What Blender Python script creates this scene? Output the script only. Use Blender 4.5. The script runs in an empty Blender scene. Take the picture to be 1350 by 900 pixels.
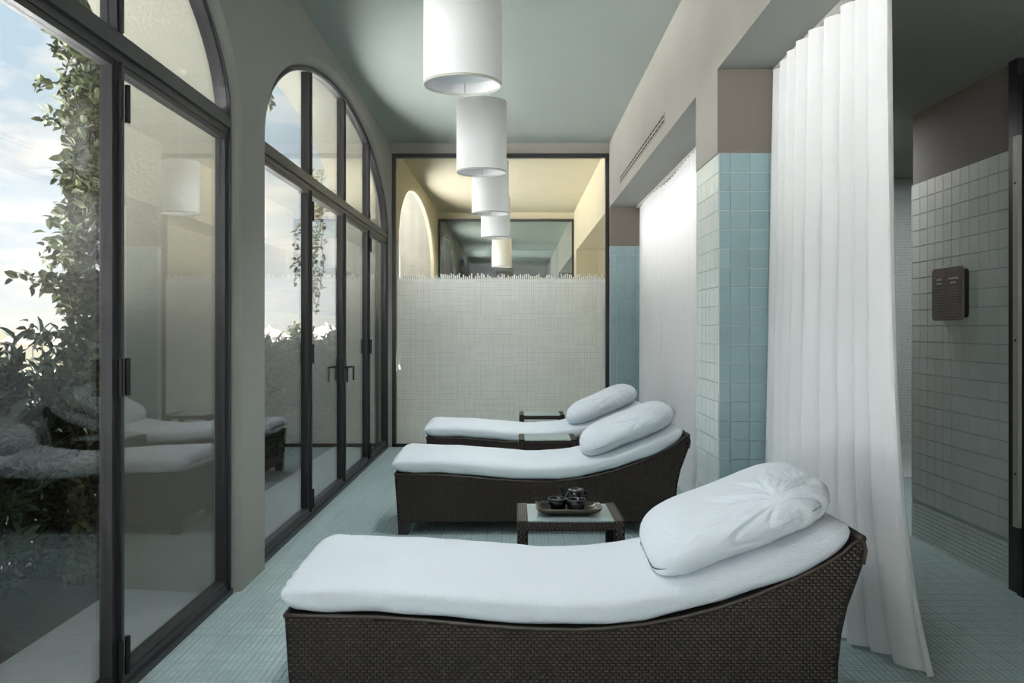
import bpy, bmesh, math, random
import numpy as np
from mathutils import Vector, Matrix, noise
random.seed(7)
S = bpy.context.scene
C = S.collection
PI = math.pi
# ------------------------------------------------------------------ camera, sky, sun, exposure
F = 1160.0                     # focal length in pixels of the 1350x900 frame
H = 1.36
cam = bpy.data.cameras.new('camera'); co = bpy.data.objects.new('camera', cam); C.objects.link(co)
cam.sensor_width = 36; cam.lens = 36 * F / 1350
cam.shift_x = -4 / 1350; cam.shift_y = -17 / 1350
cam.clip_end = 3000
co.location = (0, 0, H); co.rotation_euler = (PI / 2, 0, 0)
S.camera = co
S.view_settings.view_transform = 'Standard'; S.view_settings.look = 'None'
S.view_settings.gamma = 1.0; S.view_settings.exposure = 1.32
try: S.view_settings.use_curve_mapping = False
except Exception: pass
S.cycles.max_bounces = 14; S.cycles.diffuse_bounces = 8; S.cycles.glossy_bounces = 6
S.cycles.transparent_max_bounces = 24; S.cycles.transmission_bounces = 8
S.cycles.sample_clamp_indirect = 8.0
S.cycles.caustics_reflective = False; S.cycles.caustics_refractive = False

def lin(c):
    c = c / 255.0
    return c / 12.92 if c <= 0.04045 else ((c + 0.055) / 1.055) ** 2.4
def rgb(r, g, b): return (lin(r), lin(g), lin(b), 1.0)

world = bpy.data.worlds.new('world'); S.world = world; world.use_nodes = True
wt = world.node_tree; wt.nodes.clear()
def wn(t): return wt.nodes.new(t)
SKY = 0.61
tc = wn('ShaderNodeTexCoord'); sx = wn('ShaderNodeSeparateXYZ'); wt.links.new(tc.outputs['Generated'], sx.inputs[0])
rp = wn('ShaderNodeValToRGB'); wt.links.new(sx.outputs['Z'], rp.inputs[0])
e = rp.color_ramp.elements
e[0].position = 0.0; e[0].color = rgb(226, 226, 224)
e[1].position = 1.0; e[1].color = rgb(132, 168, 204)
x = e.new(0.10); x.color = rgb(204, 212, 218)
x = e.new(0.24); x.color = rgb(180, 198, 211)
x = e.new(0.5); x.color = rgb(164, 192, 214)
mx = wn('ShaderNodeMath'); mx.operation = 'MAXIMUM'; mx.inputs[1].default_value = 0; wt.links.new(sx.outputs['Z'], mx.inputs[0])
ad = wn('ShaderNodeMath'); ad.operation = 'ADD'; ad.inputs[1].default_value = 0.22; wt.links.new(mx.outputs[0], ad.inputs[0])
dv = wn('ShaderNodeVectorMath'); dv.operation = 'DIVIDE'; wt.links.new(tc.outputs['Generated'], dv.inputs[0])
cb = wn('ShaderNodeCombineXYZ')
for i in range(3): wt.links.new(ad.outputs[0], cb.inputs[i])
wt.links.new(cb.outputs[0], dv.inputs[1])
mp = wn('ShaderNodeMapping'); wt.links.new(dv.outputs[0], mp.inputs[0]); mp.inputs['Scale'].default_value = (1.0, 1.0, 2.6)
mp.inputs['Location'].default_value = (0.35, 0.2, 0.1)
nz = wn('ShaderNodeTexNoise'); nz.inputs['Scale'].default_value = 2.6; nz.inputs['Detail'].default_value = 7; nz.inputs['Roughness'].default_value = 0.55
wt.links.new(mp.outputs[0], nz.inputs['Vector'])
cr = wn('ShaderNodeValToRGB'); wt.links.new(nz.outputs['Fac'], cr.inputs[0])
cr.color_ramp.elements[0].position = 0.47; cr.color_ramp.elements[0].color = (0, 0, 0, 1)
cr.color_ramp.elements[1].position = 0.62; cr.color_ramp.elements[1].color = (0.85, 0.85, 0.85, 1)
mc = wn('ShaderNodeMixRGB'); wt.links.new(cr.outputs[0], mc.inputs[0]); wt.links.new(rp.outputs[0], mc.inputs[1]); mc.inputs[2].default_value = rgb(240, 233, 228)
bg = wn('ShaderNodeBackground'); wt.links.new(mc.outputs[0], bg.inputs[0]); bg.inputs[1].default_value = SKY
ow = wn('ShaderNodeOutputWorld'); wt.links.new(bg.outputs[0], ow.inputs[0])

sun = bpy.data.lights.new('sun', 'SUN'); sun.energy = 30.0; sun.angle = math.radians(0.6); sun.color = (1.0, 0.96, 0.91)
so = bpy.data.objects.new('sun', sun); C.objects.link(so)
so.rotation_euler = Vector((-0.52, 0.16, -0.92)).to_track_quat('-Z', 'Y').to_euler()

# ------------------------------------------------------------------ room measures
XL, XF, XO = -1.417, -1.463, -2.07       # left wall face, window frame plane, outer wall face
XR = 1.085
ZC, ZH = 3.50, 2.75                      # ceiling, alcove soffit
YA, YB = 10.15, 16.2                     # glass partition, second glass partition
ZT = 2.30                                # top of the wall tiles
TP = 0.1025                              # wall tile pitch

# portals: the openings daylight comes through
def portal(x, y, z, sx_, sy_, rot):
    l = bpy.data.lights.new('daylight_opening', 'AREA'); l.shape = 'RECTANGLE'; l.size = sx_; l.size_y = sy_
    l.cycles.is_portal = True
    o = bpy.data.objects.new('daylight_opening', l); C.objects.link(o); o.location = (x, y, z); o.rotation_euler = rot
for yc in (-3.55, 2.0, 7.55, 13.3, 19.3, 24.9):
    portal(XO - 0.02, yc, 1.75, 3.5, 5.2, (0, -PI / 2, 0))
portal(-0.17, -6.2, 1.65, 2.5, 3.3, (PI / 2, 0, 0))  # back opening, added to let in daylight from behind the camera

# ------------------------------------------------------------------ materials
MATS = {}
def nodes(name):
    m = bpy.data.materials.new(name); m.use_nodes = True
    nt = m.node_tree; nt.nodes.clear()
    out = nt.nodes.new('ShaderNodeOutputMaterial'); MATS[name] = m
    return m, nt, out
def coords(nt, kind='Object'):
    t = nt.nodes.new('ShaderNodeTexCoord'); return t.outputs[kind]
def worldpos(nt):
    return nt.nodes.new('ShaderNodeNewGeometry').outputs['Position']
def mat(name, col, rough=0.6, metal=0.0, vary=0.0, vscale=8.0, bump=0.0, bscale=60.0, spec=0.5, rand=0.0, coat=0.0, sheen=0.0):
    m, nt, out = nodes(name)
    b = nt.nodes.new('ShaderNodeBsdfPrincipled'); nt.links.new(b.outputs[0], out.inputs[0])
    b.inputs['Base Color'].default_value = col; b.inputs['Roughness'].default_value = rough; b.inputs['Metallic'].default_value = metal
    b.inputs['Specular IOR Level'].default_value = spec
    b.inputs['Coat Weight'].default_value = coat
    b.inputs['Sheen Weight'].default_value = sheen
    p = worldpos(nt)
    src = None
    if vary > 0:
        n = nt.nodes.new('ShaderNodeTexNoise'); n.inputs['Scale'].default_value = vscale; n.inputs['Detail'].default_value = 5
        nt.links.new(p, n.inputs['Vector'])
        mr = nt.nodes.new('ShaderNodeMapRange'); mr.inputs[1].default_value = 0.3; mr.inputs[2].default_value = 0.7
        mr.inputs[3].default_value = 1 - vary; mr.inputs[4].default_value = 1 + vary
        nt.links.new(n.outputs['Fac'], mr.inputs[0]); src = mr.outputs[0]
    if rand > 0:
        oi = nt.nodes.new('ShaderNodeObjectInfo')
        m2 = nt.nodes.new('ShaderNodeMapRange'); m2.inputs[3].default_value = 1 - rand; m2.inputs[4].default_value = 1 + rand
        nt.links.new(oi.outputs['Random'], m2.inputs[0])
        if src is None: src = m2.outputs[0]
        else:
            mm = nt.nodes.new('ShaderNodeMath'); mm.operation = 'MULTIPLY'; nt.links.new(src, mm.inputs[0]); nt.links.new(m2.outputs[0], mm.inputs[1]); src = mm.outputs[0]
    if src is not None:
        vm = nt.nodes.new('ShaderNodeVectorMath'); vm.operation = 'SCALE'; vm.inputs[0].default_value = col[:3]
        nt.links.new(src, vm.inputs['Scale']); nt.links.new(vm.outputs[0], b.inputs['Base Color'])
    if bump > 0:
        n2 = nt.nodes.new('ShaderNodeTexNoise'); n2.inputs['Scale'].default_value = bscale; n2.inputs['Detail'].default_value = 4
        nt.links.new(p, n2.inputs['Vector'])
        bp = nt.nodes.new('ShaderNodeBump'); bp.inputs['Strength'].default_value = bump; bp.inputs['Distance'].default_value = 0.01
        nt.links.new(n2.outputs['Fac'], bp.inputs['Height']); nt.links.new(bp.outputs[0], b.inputs['Normal'])
    return m
M = {}
M['wall'] = mat('warm_grey_plaster', rgb(153, 149, 141), 0.85, vary=0.03, vscale=2, bump=0.15, bscale=90)
M['wall_green'] = mat('grey_green_plaster', rgb(143, 144, 137), 0.85, vary=0.03, vscale=2, bump=0.15, bscale=90)
M['ceil'] = mat('pale_teal_ceiling_paint', rgb(145, 154, 148), 0.8, vary=0.02, vscale=1.5)
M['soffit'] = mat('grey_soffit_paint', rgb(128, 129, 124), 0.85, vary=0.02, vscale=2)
M['taupe'] = mat('shade_toned_paint', rgb(122, 115, 106), 0.85, vary=0.03, vscale=2)  # wall paint in a darker tone, shade put into the colour
M['cream'] = mat('cream_paint', rgb(192, 183, 155), 0.85, vary=0.03, vscale=2)
M['outside'] = mat('exterior_render', rgb(134, 131, 118), 0.9, vary=0.05, vscale=3, bump=0.3, bscale=60)
M['pale_tile'] = mat('lightened_glazed_tile', rgb(214, 222, 218), 0.2, vary=0.02, vscale=5, rand=0.03)  # same tile paled for window-facing sides, light put into the colour
M['tile'] = mat('blue_grey_glazed_tile', rgb(148, 172, 176), 0.2, vary=0.02, vscale=5, rand=0.05)
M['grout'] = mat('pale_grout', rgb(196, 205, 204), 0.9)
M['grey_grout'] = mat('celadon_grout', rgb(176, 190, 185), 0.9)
M['floor_tile'] = mat('grey_green_mosaic', rgb(180, 198, 197), 0.3, vary=0.05, vscale=14, rand=0.05)
M['floor_grout'] = mat('floor_grout', rgb(162, 180, 180), 0.9)
M['steel'] = mat('dark_bronze_steel', rgb(46, 45, 46), 0.42, metal=0.2)
M['black'] = mat('black_metal', rgb(30, 29, 29), 0.4, metal=0.3)
M['rattan'] = mat('dark_brown_rattan', rgb(70, 59, 51), 0.38, vary=0.25, vscale=40)
M['leg'] = mat('dark_brown_leg', rgb(50, 44, 40), 0.5, vary=0.2, vscale=60)
M['rattan_back'] = mat('dark_rattan_core', rgb(24, 21, 19), 0.8)
M['towel'] = mat('white_terry_towel', rgb(232, 237, 242), 0.95, bump=0.55, bscale=230, sheen=0.3)
M['paving'] = mat('threshold_paving', rgb(158, 160, 158), 0.75, vary=0.06, vscale=5, bump=0.2, bscale=120)
M['terrace'] = mat('sunlit_stone_terrace', rgb(236, 238, 242), 0.9, vary=0.05, vscale=0.8)
M['soil'] = mat('dark_soil', rgb(62, 52, 42), 0.95, vary=0.3, vscale=12, bump=0.8, bscale=25)
M['grass'] = mat('dry_grass', rgb(48, 45, 31), 0.95, vary=0.15, vscale=0.2)
M['hill'] = mat('hazy_hill', rgb(66, 67, 66), 1.0, vary=0.12, vscale=0.01, spec=0)
M['leafd'] = mat('dark_laurel_leaf', rgb(56, 72, 46), 0.42, vary=0.35, vscale=9, rand=0.25)
M['leafv'] = mat('vine_leaf', rgb(84, 90, 54), 0.5, vary=0.35, vscale=8, rand=0.3)
M['stem'] = mat('brown_stem', rgb(92, 76, 60), 0.8)
M['canvas'] = mat('cream_umbrella_canvas', rgb(112, 103, 96), 0.9)
M['black_glaze'] = mat('black_glazed_ceramic', rgb(12, 12, 13), 0.22, spec=0.35)
M['rim_glaze'] = mat('worn_pale_rim', rgb(96, 98, 98), 0.25)
M['tray'] = mat('dark_lacquer_tray', rgb(72, 68, 58), 0.25, metal=0.5, vary=0.1, vscale=30)
M['sign'] = mat('grey_brown_slate_sign', rgb(118, 108, 104), 0.55, vary=0.15, vscale=16)
M['sign_print'] = mat('pale_sign_print', rgb(205, 208, 205), 0.7)
M['sign_line'] = mat('faint_sign_print', rgb(150, 146, 142), 0.7)
M['shade_in'] = mat('white_diffuser', rgb(225, 230, 232), 0.7)
M['alu'] = mat('pale_aluminium_rail', rgb(190, 188, 180), 0.45, metal=0.3)
M['dark_gap'] = mat('dark_slot', rgb(20, 20, 20), 0.9)
M['pearl'] = mat('pearly_mosaic', rgb(188, 196, 190), 0.15, vary=0.15, vscale=60)

def cloth_mat(name, col, trans, clear):
    m, nt, out = nodes(name)
    d = nt.nodes.new('ShaderNodeBsdfDiffuse'); d.inputs[0].default_value = col
    t = nt.nodes.new('ShaderNodeBsdfTranslucent'); t.inputs[0].default_value = col
    mx = nt.nodes.new('ShaderNodeMixShader'); mx.inputs[0].default_value = trans
    nt.links.new(d.outputs[0], mx.inputs[1]); nt.links.new(t.outputs[0], mx.inputs[2])
    tr = nt.nodes.new('ShaderNodeBsdfTransparent')
    m2 = nt.nodes.new('ShaderNodeMixShader'); m2.inputs[0].default_value = clear
    nt.links.new(mx.outputs[0], m2.inputs[1]); nt.links.new(tr.outputs[0], m2.inputs[2]); nt.links.new(m2.outputs[0], out.inputs[0])
    n2 = nt.nodes.new('ShaderNodeTexNoise'); n2.inputs['Scale'].default_value = 260
    mpn = nt.nodes.new('ShaderNodeMapping'); mpn.inputs['Scale'].default_value = (1, 1, 0.12)
    nt.links.new(worldpos(nt), mpn.inputs[0]); nt.links.new(mpn.outputs[0], n2.inputs['Vector'])
    bp = nt.nodes.new('ShaderNodeBump'); bp.inputs['Strength'].default_value = 0.25; bp.inputs['Distance'].default_value = 0.004
    nt.links.new(n2.outputs['Fac'], bp.inputs['Height']); nt.links.new(bp.outputs[0], d.inputs['Normal'])
    return m
M['curtain_far'] = cloth_mat('white_sheer_linen_backlit', rgb(245, 245, 245), 0.36, 0.02)
M['curtain'] = cloth_mat('white_sheer_linen', rgb(243, 243, 243), 0.14, 0.02)
M['shade'] = cloth_mat('white_fabric_shade', rgb(246, 246, 246), 0.15, 0.0)

def glass_mat(name, tint, f0=0.05):
    m, nt, out = nodes(name)
    g = nt.nodes.new('ShaderNodeNewGeometry')
    dt = nt.nodes.new('ShaderNodeVectorMath'); dt.operation = 'DOT_PRODUCT'
    nt.links.new(g.outputs['Incoming'], dt.inputs[0]); nt.links.new(g.outputs['Normal'], dt.inputs[1])
    def math_(op, a, b=None, c=None):
        n = nt.nodes.new('ShaderNodeMath'); n.operation = op
        for i, v in enumerate((a, b, c)):
            if v is None: continue
            if isinstance(v, (int, float)): n.inputs[i].default_value = v
            else: nt.links.new(v, n.inputs[i])
        return n.outputs[0]
    a = math_('ABSOLUTE', dt.outputs['Value']); i = math_('SUBTRACT', 1.0, a); p = math_('POWER', i, 5.0)
    f = math_('MULTIPLY_ADD', p, 1 - f0, f0)
    tr = nt.nodes.new('ShaderNodeBsdfTransparent'); tr.inputs[0].default_value = tint
    gl = nt.nodes.new('ShaderNodeBsdfGlossy'); gl.inputs['Roughness'].default_value = 0.0
    mx = nt.nodes.new('ShaderNodeMixShader'); nt.links.new(f, mx.inputs[0]); nt.links.new(tr.outputs[0], mx.inputs[1]); nt.links.new(gl.outputs[0], mx.inputs[2])
    nt.links.new(mx.outputs[0], out.inputs[0])
    return m
M['glass'] = glass_mat('window_glass', (0.97, 0.98, 0.975, 1))
M['glass_dark'] = glass_mat('smoked_glass', (0.80, 0.86, 0.84, 1), 0.08)

def table_glass():
    m, nt, out = nodes('frosted_table_glass')
    b = nt.nodes.new('ShaderNodeBsdfPrincipled'); b.inputs['Base Color'].default_value = rgb(165, 182, 180); b.inputs['Roughness'].default_value = 0.08
    b.inputs['Specular IOR Level'].default_value = 0.9
    nt.links.new(b.outputs[0], out.inputs[0]); return m
M['table_glass'] = table_glass()

def film_mat():
    m, nt, out = nodes('white_woven_pattern_film')
    pos = worldpos(nt)
    sp = nt.nodes.new('ShaderNodeSeparateXYZ'); nt.links.new(pos, sp.inputs[0])
    def M_(op, a, b=None, c=None, clamp=False):
        n = nt.nodes.new('ShaderNodeMath'); n.operation = op; n.use_clamp = clamp
        for i, v in enumerate((a, b, c)):
            if v is None: continue
            if isinstance(v, (int, float)): n.inputs[i].default_value = v
            else: nt.links.new(v, n.inputs[i])
        return n.outputs[0]
    X, Z = sp.outputs['X'], sp.outputs['Z']
    P = 0.0235
    def rnd(a, b):
        w = nt.nodes.new('ShaderNodeTexWhiteNoise'); w.noise_dimensions = '2D'
        cbn = nt.nodes.new('ShaderNodeCombineXYZ')
        for i, v in enumerate((a, b)):
            if isinstance(v, (int, float)): cbn.inputs[i].default_value = v
            else: nt.links.new(v, cbn.inputs[i])
        nt.links.new(cbn.outputs[0], w.inputs['Vector']); return w.outputs['Value']
    cx = M_('DIVIDE', X, P); cz = M_('DIVIDE', Z, P)
    fx = M_('FLOOR', cx); fz = M_('FLOOR', cz)
    ux = M_('SUBTRACT', cx, fx); uz = M_('SUBTRACT', cz, fz)
    # slowly changing weave density
    nn = nt.nodes.new('ShaderNodeTexNoise'); nn.inputs['Scale'].default_value = 1.6; nt.links.new(pos, nn.inputs['Vector'])
    dens = M_('MULTIPLY_ADD', nn.outputs['Fac'], 0.16, -0.04)
    gx = M_('MULTIPLY_ADD', rnd(fx, M_('FLOOR', M_('DIVIDE', Z, 0.19))), 0.22, dens)      # gap widths
    gz = M_('MULTIPLY_ADD', rnd(M_('FLOOR', M_('DIVIDE', X, 0.23)), fz), 0.22, dens)
    ax = M_('GREATER_THAN', ux, gx); az = M_('GREATER_THAN', uz, gz)
    body = M_('MULTIPLY', ax, az)
    # threads that overlap the gaps
    body = M_('MAXIMUM', body, 0.74)
    top = M_('MULTIPLY_ADD', rnd(fx, 3.0), 0.055, 1.945)
    edge = M_('LESS_THAN', Z, top)
    inner = M_('LESS_THAN', Z, 1.93)
    fringe = M_('MULTIPLY', edge, M_('GREATER_THAN', ux, 0.35))
    a = M_('MAXIMUM', M_('MULTIPLY', inner, body), M_('MULTIPLY', M_('SUBTRACT', 1.0, inner), fringe))
    # plain strip beside the frame
    a = M_('MULTIPLY', a, M_('GREATER_THAN', X, XL + 0.055))
    a = M_('MULTIPLY', a, 0.97)
    d = nt.nodes.new('ShaderNodeBsdfDiffuse'); d.inputs[0].default_value = rgb(248, 250, 250)
    t = nt.nodes.new('ShaderNodeBsdfTranslucent'); t.inputs[0].default_value = rgb(248, 250, 250)
    mm = nt.nodes.new('ShaderNodeMixShader'); mm.inputs[0].default_value = 0.62
    nt.links.new(d.outputs[0], mm.inputs[1]); nt.links.new(t.outputs[0], mm.inputs[2])
    tr = nt.nodes.new('ShaderNodeBsdfTransparent')
    mx = nt.nodes.new('ShaderNodeMixShader'); nt.links.new(a, mx.inputs[0]); nt.links.new(tr.outputs[0], mx.inputs[1]); nt.links.new(mm.outputs[0], mx.inputs[2])
    nt.links.new(mx.outputs[0], out.inputs[0]); return m
M['film'] = film_mat()

# ------------------------------------------------------------------ mesh helpers
class MB:
    def __init__(s): s.v = []; s.f = []
    def add(s, vs, fs):
        n = len(s.v); s.v += [tuple(p) for p in vs]; s.f += [tuple(i + n for i in f) for f in fs]
    def box(s, x0, x1, y0, y1, z0, z1):
        s.add([(x0,y0,z0),(x1,y0,z0),(x1,y1,z0),(x0,y1,z0),(x0,y0,z1),(x1,y0,z1),(x1,y1,z1),(x0,y1,z1)],
              [(0,3,2,1),(4,5,6,7),(0,1,5,4),(1,2,6,5),(2,3,7,6),(3,0,4,7)])
        return s
    def prism(s, pts, axis, a, b):
        # pts: closed outline in the two other axes, extruded along axis from a to b
        n = len(pts); vs = []
        for t in (a, b):
            for p, q in pts:
                vs.append({'x': (t, p, q), 'y': (p, t, q), 'z': (p, q, t)}[axis])
        fs = [tuple(range(n)), tuple(range(2 * n - 1, n - 1, -1))] + [(i, (i + 1) % n, n + (i + 1) % n, n + i) for i in range(n)]
        s.add(vs, fs); return s
    def strip(s, rings, closed=False):
        # rings: list of equal length point lists; quads between consecutive rings
        n = len(rings[0]); vs = [p for r in rings for p in r]; fs = []
        for a in range(len(rings) - 1):
            for i in range(n if closed else n - 1):
                j = (i + 1) % n
                fs.append((a * n + i, a * n + j, (a + 1) * n + j, (a + 1) * n + i))
        s.add(vs, fs); return s
    def tube(s, pts, r, seg=8, cap=True):
        pts = [Vector(p) for p in pts]; rings = []
        rr = r if isinstance(r, (list, tuple)) else [r] * len(pts)
        for i, p in enumerate(pts):
            t = (pts[min(i + 1, len(pts) - 1)] - pts[max(i - 1, 0)]).normalized()
            up = Vector((0, 0, 1)) if abs(t.z) < 0.95 else Vector((1, 0, 0))
            a = t.cross(up).normalized(); b = t.cross(a)
            rings.append([p + (a * math.cos(2*PI*k/seg) + b * math.sin(2*PI*k/seg)) * rr[i] for k in range(seg)])
        n0 = len(s.v); s.strip(rings, True)
        if cap:
            s.f.append(tuple(n0 + k for k in range(seg))); m = n0 + (len(pts) - 1) * seg; s.f.append(tuple(m + k for k in reversed(range(seg))))
        return s
    def lathe(s, prof, cx=0, cy=0, seg=32):
        rings = [[(cx + r * math.cos(2*PI*k/seg), cy + r * math.sin(2*PI*k/seg), z) for k in range(seg)] for r, z in prof]
        return s.strip(rings, True)
    def build(s, name, m, parent=None, smooth=False, bevel=0.0, kind=None):
        me = bpy.data.meshes.new(name); me.from_pydata(s.v, [], s.f)
        bm = bmesh.new(); bm.from_mesh(me); bmesh.ops.recalc_face_normals(bm, faces=bm.faces); bm.to_mesh(me); bm.free()
        return link(name, me, m, parent, smooth, bevel, kind)
def link(name, me, m, parent=None, smooth=False, bevel=0.0, kind=None):
    o = bpy.data.objects.new(name, me); C.objects.link(o)
    if m is not None: me.materials.append(m)
    if smooth:
        for p in me.polygons: p.use_smooth = True
    if bevel > 0:
        b = o.modifiers.new('bevel', 'BEVEL'); b.width = bevel; b.segments = 2; b.limit_method = 'ANGLE'
    if parent is not None: o.parent = parent
    if kind: o['kind'] = kind
    return o
def empty(name, loc=(0, 0, 0)):
    o = bpy.data.objects.new(name, None); C.objects.link(o); o.location = loc; o.empty_display_size = 0.1; return o
def tag(o, label, cat, group=None, kind=None):
    o['label'] = label; o['category'] = cat
    if group: o['group'] = group
    if kind: o['kind'] = kind
    return o
def struct(o, label=None, cat=None):
    o['kind'] = 'structure'
    if label: o['label'] = label
    if cat: o['category'] = cat
    return o
def copy_tree(o, parent=None):
    c = o.copy(); C.objects.link(c)
    if parent is not None: c.parent = parent
    for ch in [k for k in ALLCH(o)]: copy_tree(ch, c)
    return c
def ALLCH(o): return [k for k in bpy.data.objects if k.parent == o]
def npmesh(name, V, Q):
    me = bpy.data.meshes.new(name)
    V = np.asarray(V, dtype=np.float32); Q = np.asarray(Q, dtype=np.int32)
    k = Q.shape[1]
    me.vertices.add(len(V)); me.vertices.foreach_set('co', V.ravel())
    me.loops.add(Q.size); me.loops.foreach_set('vertex_index', Q.ravel())
    me.polygons.add(len(Q)); me.polygons.foreach_set('loop_start', np.arange(0, Q.size, k, dtype=np.int32))
    me.polygons.foreach_set('use_smooth', np.zeros(len(Q), dtype=bool))
    me.update(calc_edges=True); return me
def stamp(name, TV, TQ, offs):
    # copies of one small template joined in one mesh
    TV = np.asarray(TV, float); TQ = np.asarray(TQ); offs = np.asarray(offs, float)
    V = (TV[None, :, :] + offs[:, None, :]).reshape(-1, 3)
    Q = (TQ[None, :, :] + (np.arange(len(offs)) * len(TV))[:, None, None]).reshape(-1, TQ.shape[1])
    return npmesh(name, V, Q)

# ------------------------------------------------------------------ floor
fl = MB().box(XL - 0.1, 6.0, -6, 30, -0.12, -0.004).build('floor', M['floor_grout'])
struct(fl, 'grey-green mosaic tiled floor', 'floor')
SP = 0.1; X0 = -1.485
def sheet(ps=0.0, n=4):
    V = []; Q = []; g = 0.0035; q = (SP - 0.004) / n
    for i in range(n):
        for j in range(n):
            x0 = 0.002 + i * q + 0.0011; x1 = 0.002 + (i + 1) * q - 0.0011; y0 = 0.002 + j * q + 0.0011; y1 = 0.002 + (j + 1) * q - 0.0011
            b = len(V); c = 0.0012
            V += [(x0,y0,-0.0045),(x1,y0,-0.0045),(x1,y1,-0.0045),(x0,y1,-0.0045),(x0+c,y0+c,0),(x1-c,y0+c,0),(x1-c,y1-c,0),(x0+c,y1-c,0)]
            Q += [(b+4,b+5,b+6,b+7),(b,b+1,b+5,b+4),(b+1,b+2,b+6,b+5),(b+2,b+3,b+7,b+6),(b+3,b,b+4,b+7)]
    return V, Q
TV, TQ = sheet()
ft = npmesh('floor_tile', TV, TQ); ft.materials.append(M['floor_tile'])
rest = []; cnt = 0
for i in range(0, 41):
    for j in range(24, 101):
        x = X0 + i * SP; y = j * SP
        near = (x < -0.69 and 3.3 <= y < 6.25) or (-0.7 <= x < 0.1 and 4.9 <= y < 5.75)
        if near and cnt < 300:
            o = bpy.data.objects.new('floor_tile', ft); C.objects.link(o); o.parent = fl; o.location = (x, y, 0); cnt += 1
        elif y < 10.1: rest.append((x, y, 0))
me = stamp('floor_tiles', TV, TQ, rest)
link('floor_tile_field', me, M['floor_tile'], fl, kind='stuff')
r2 = []
for i in range(0, 26):
    for j in range(0, 60): r2.append((X0 + i * SP, YA + 0.04 + j * SP, 0))
TV1 = [(0.003,0.003,0),(SP-0.003,0.003,0),(SP-0.003,SP-0.003,0),(0.003,SP-0.003,0)]
link('floor_tile_field', stamp('floor_tiles', TV1, [(0,1,2,3)], r2), M['floor_tile'], fl, kind='stuff')

# ------------------------------------------------------------------ ceiling
cl = MB().box(XO, XR + 0.1, -6, YA, ZC, ZC + 0.15).build('ceiling', M['ceil']); struct(cl, 'pale teal painted ceiling', 'ceiling')
c2 = MB().box(XO, XR + 0.4, YA, YB, ZC, ZC + 0.15).build('ceiling', M['cream']); struct(c2, 'cream ceiling of the room behind the patterned glass', 'ceiling')
c3 = MB().box(XO, XR + 0.4, YB, 30, ZC, ZC + 0.15).build('ceiling', M['ceil']); struct(c3, 'dim teal ceiling beyond the second glass partition', 'ceiling')

# ------------------------------------------------------------------ left wall with its arches
ARCH_A, ARCH_B, ARCH_Z = 2.52, 0.93, 2.43
def arch_curve(yc, enl=0.0, rise=0.0, n=40):
    a = ARCH_A + enl; b = ARCH_B + enl + rise; pts = [(yc - a, 0.0), (yc - a, 1.2)]
    for k in range(n + 1):
        t = PI - PI * k / n
        pts.append((yc + a * math.cos(t), ARCH_Z + b * math.sin(t)))
    pts += [(yc + a, 1.2), (yc + a, 0.0)]
    return pts
def wall_part(ya, yb, centres, matin, name, label):
    w = MB()
    ztop = ZC + 0.02
    e_in = 0.05
    ys = [ya]
    for c in centres:
        cv = arch_curve(c, e_in)
        rings = []
        for X, en in ((XL, 0.05), (XL - 0.010, 0.030), (XL - 0.026, 0.012), (XL - 0.044, 0.0), (XL - 0.10, 0.0)):
            rings.append([(X, p, q) for p, q in arch_curve(c, en)])
        w.strip(rings)
        arc = cv[2:-2]
        w.strip([[(XL, p, q) for p, q in arc], [(XL, p, ztop) for p, q in arc]])
        ys += [c - ARCH_A - e_in, c + ARCH_A + e_in]
    ys.append(yb)
    for a, b in zip(ys[::2], ys[1::2]):
        if b > a: w.add([(XL, a, 0), (XL, b, 0), (XL, b, ztop), (XL, a, ztop)], [(0, 1, 2, 3)])
    o = w.build(name, matin, smooth=False); struct(o, label, 'wall')
    ex = MB(); ys = [ya]
    for c in centres:
        ci = arch_curve(c, 0.0); cv = arch_curve(c, 0.09, 0.02)
        ex.strip([[(XL - 0.10, p, q) for p, q in ci], [(XO, p, q) for p, q in cv]])
        arc = cv[2:-2]
        ex.strip([[(XO, p, q) for p, q in arc], [(XO, p, 4.3) for p, q in arc]])
        ys += [c - ARCH_A - 0.09, c + ARCH_A + 0.09]
    ys.append(yb)
    for a, b in zip(ys[::2], ys[1::2]):
        if b > a: ex.add([(XO, a, 0), (XO, b, 0), (XO, b, 4.3), (XO, a, 4.3)], [(0, 1, 2, 3)])
    ex.add([(XO, ya, 4.3), (XL, ya, 4.3), (XL, yb, 4.3), (XO, yb, 4.3)], [(0, 1, 2, 3)])
    e = ex.build('outer_render', M['outside'], o)
    return o
W1, W2 = 2.0, 7.55
wall_part(-6, YA, [-3.55, W1, W2], M['wall_green'], 'wall_left', 'grey plaster wall with tall arched windows')
wall_part(YA, YB, [13.3], M['cream'], 'wall_left', 'cream wall with open arch behind the patterned glass')
wall_part(YB, 30, [19.3, 24.9], M['wall'], 'wall_left', 'dim arched wall beyond the second glass partition')
# paved threshold inside the arches and roof slab outside
MB().box(XO - 0.02, XL - 0.03, -6, 30, -0.05, -0.002).build('threshold_paving', M['paving'], fl)
rf = MB().box(XO, 6.2, -6.2, 30, 4.1, 4.25).build('trim_1', M['outside']); struct(rf, 'roof slab above the rooms', 'roof')

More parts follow.
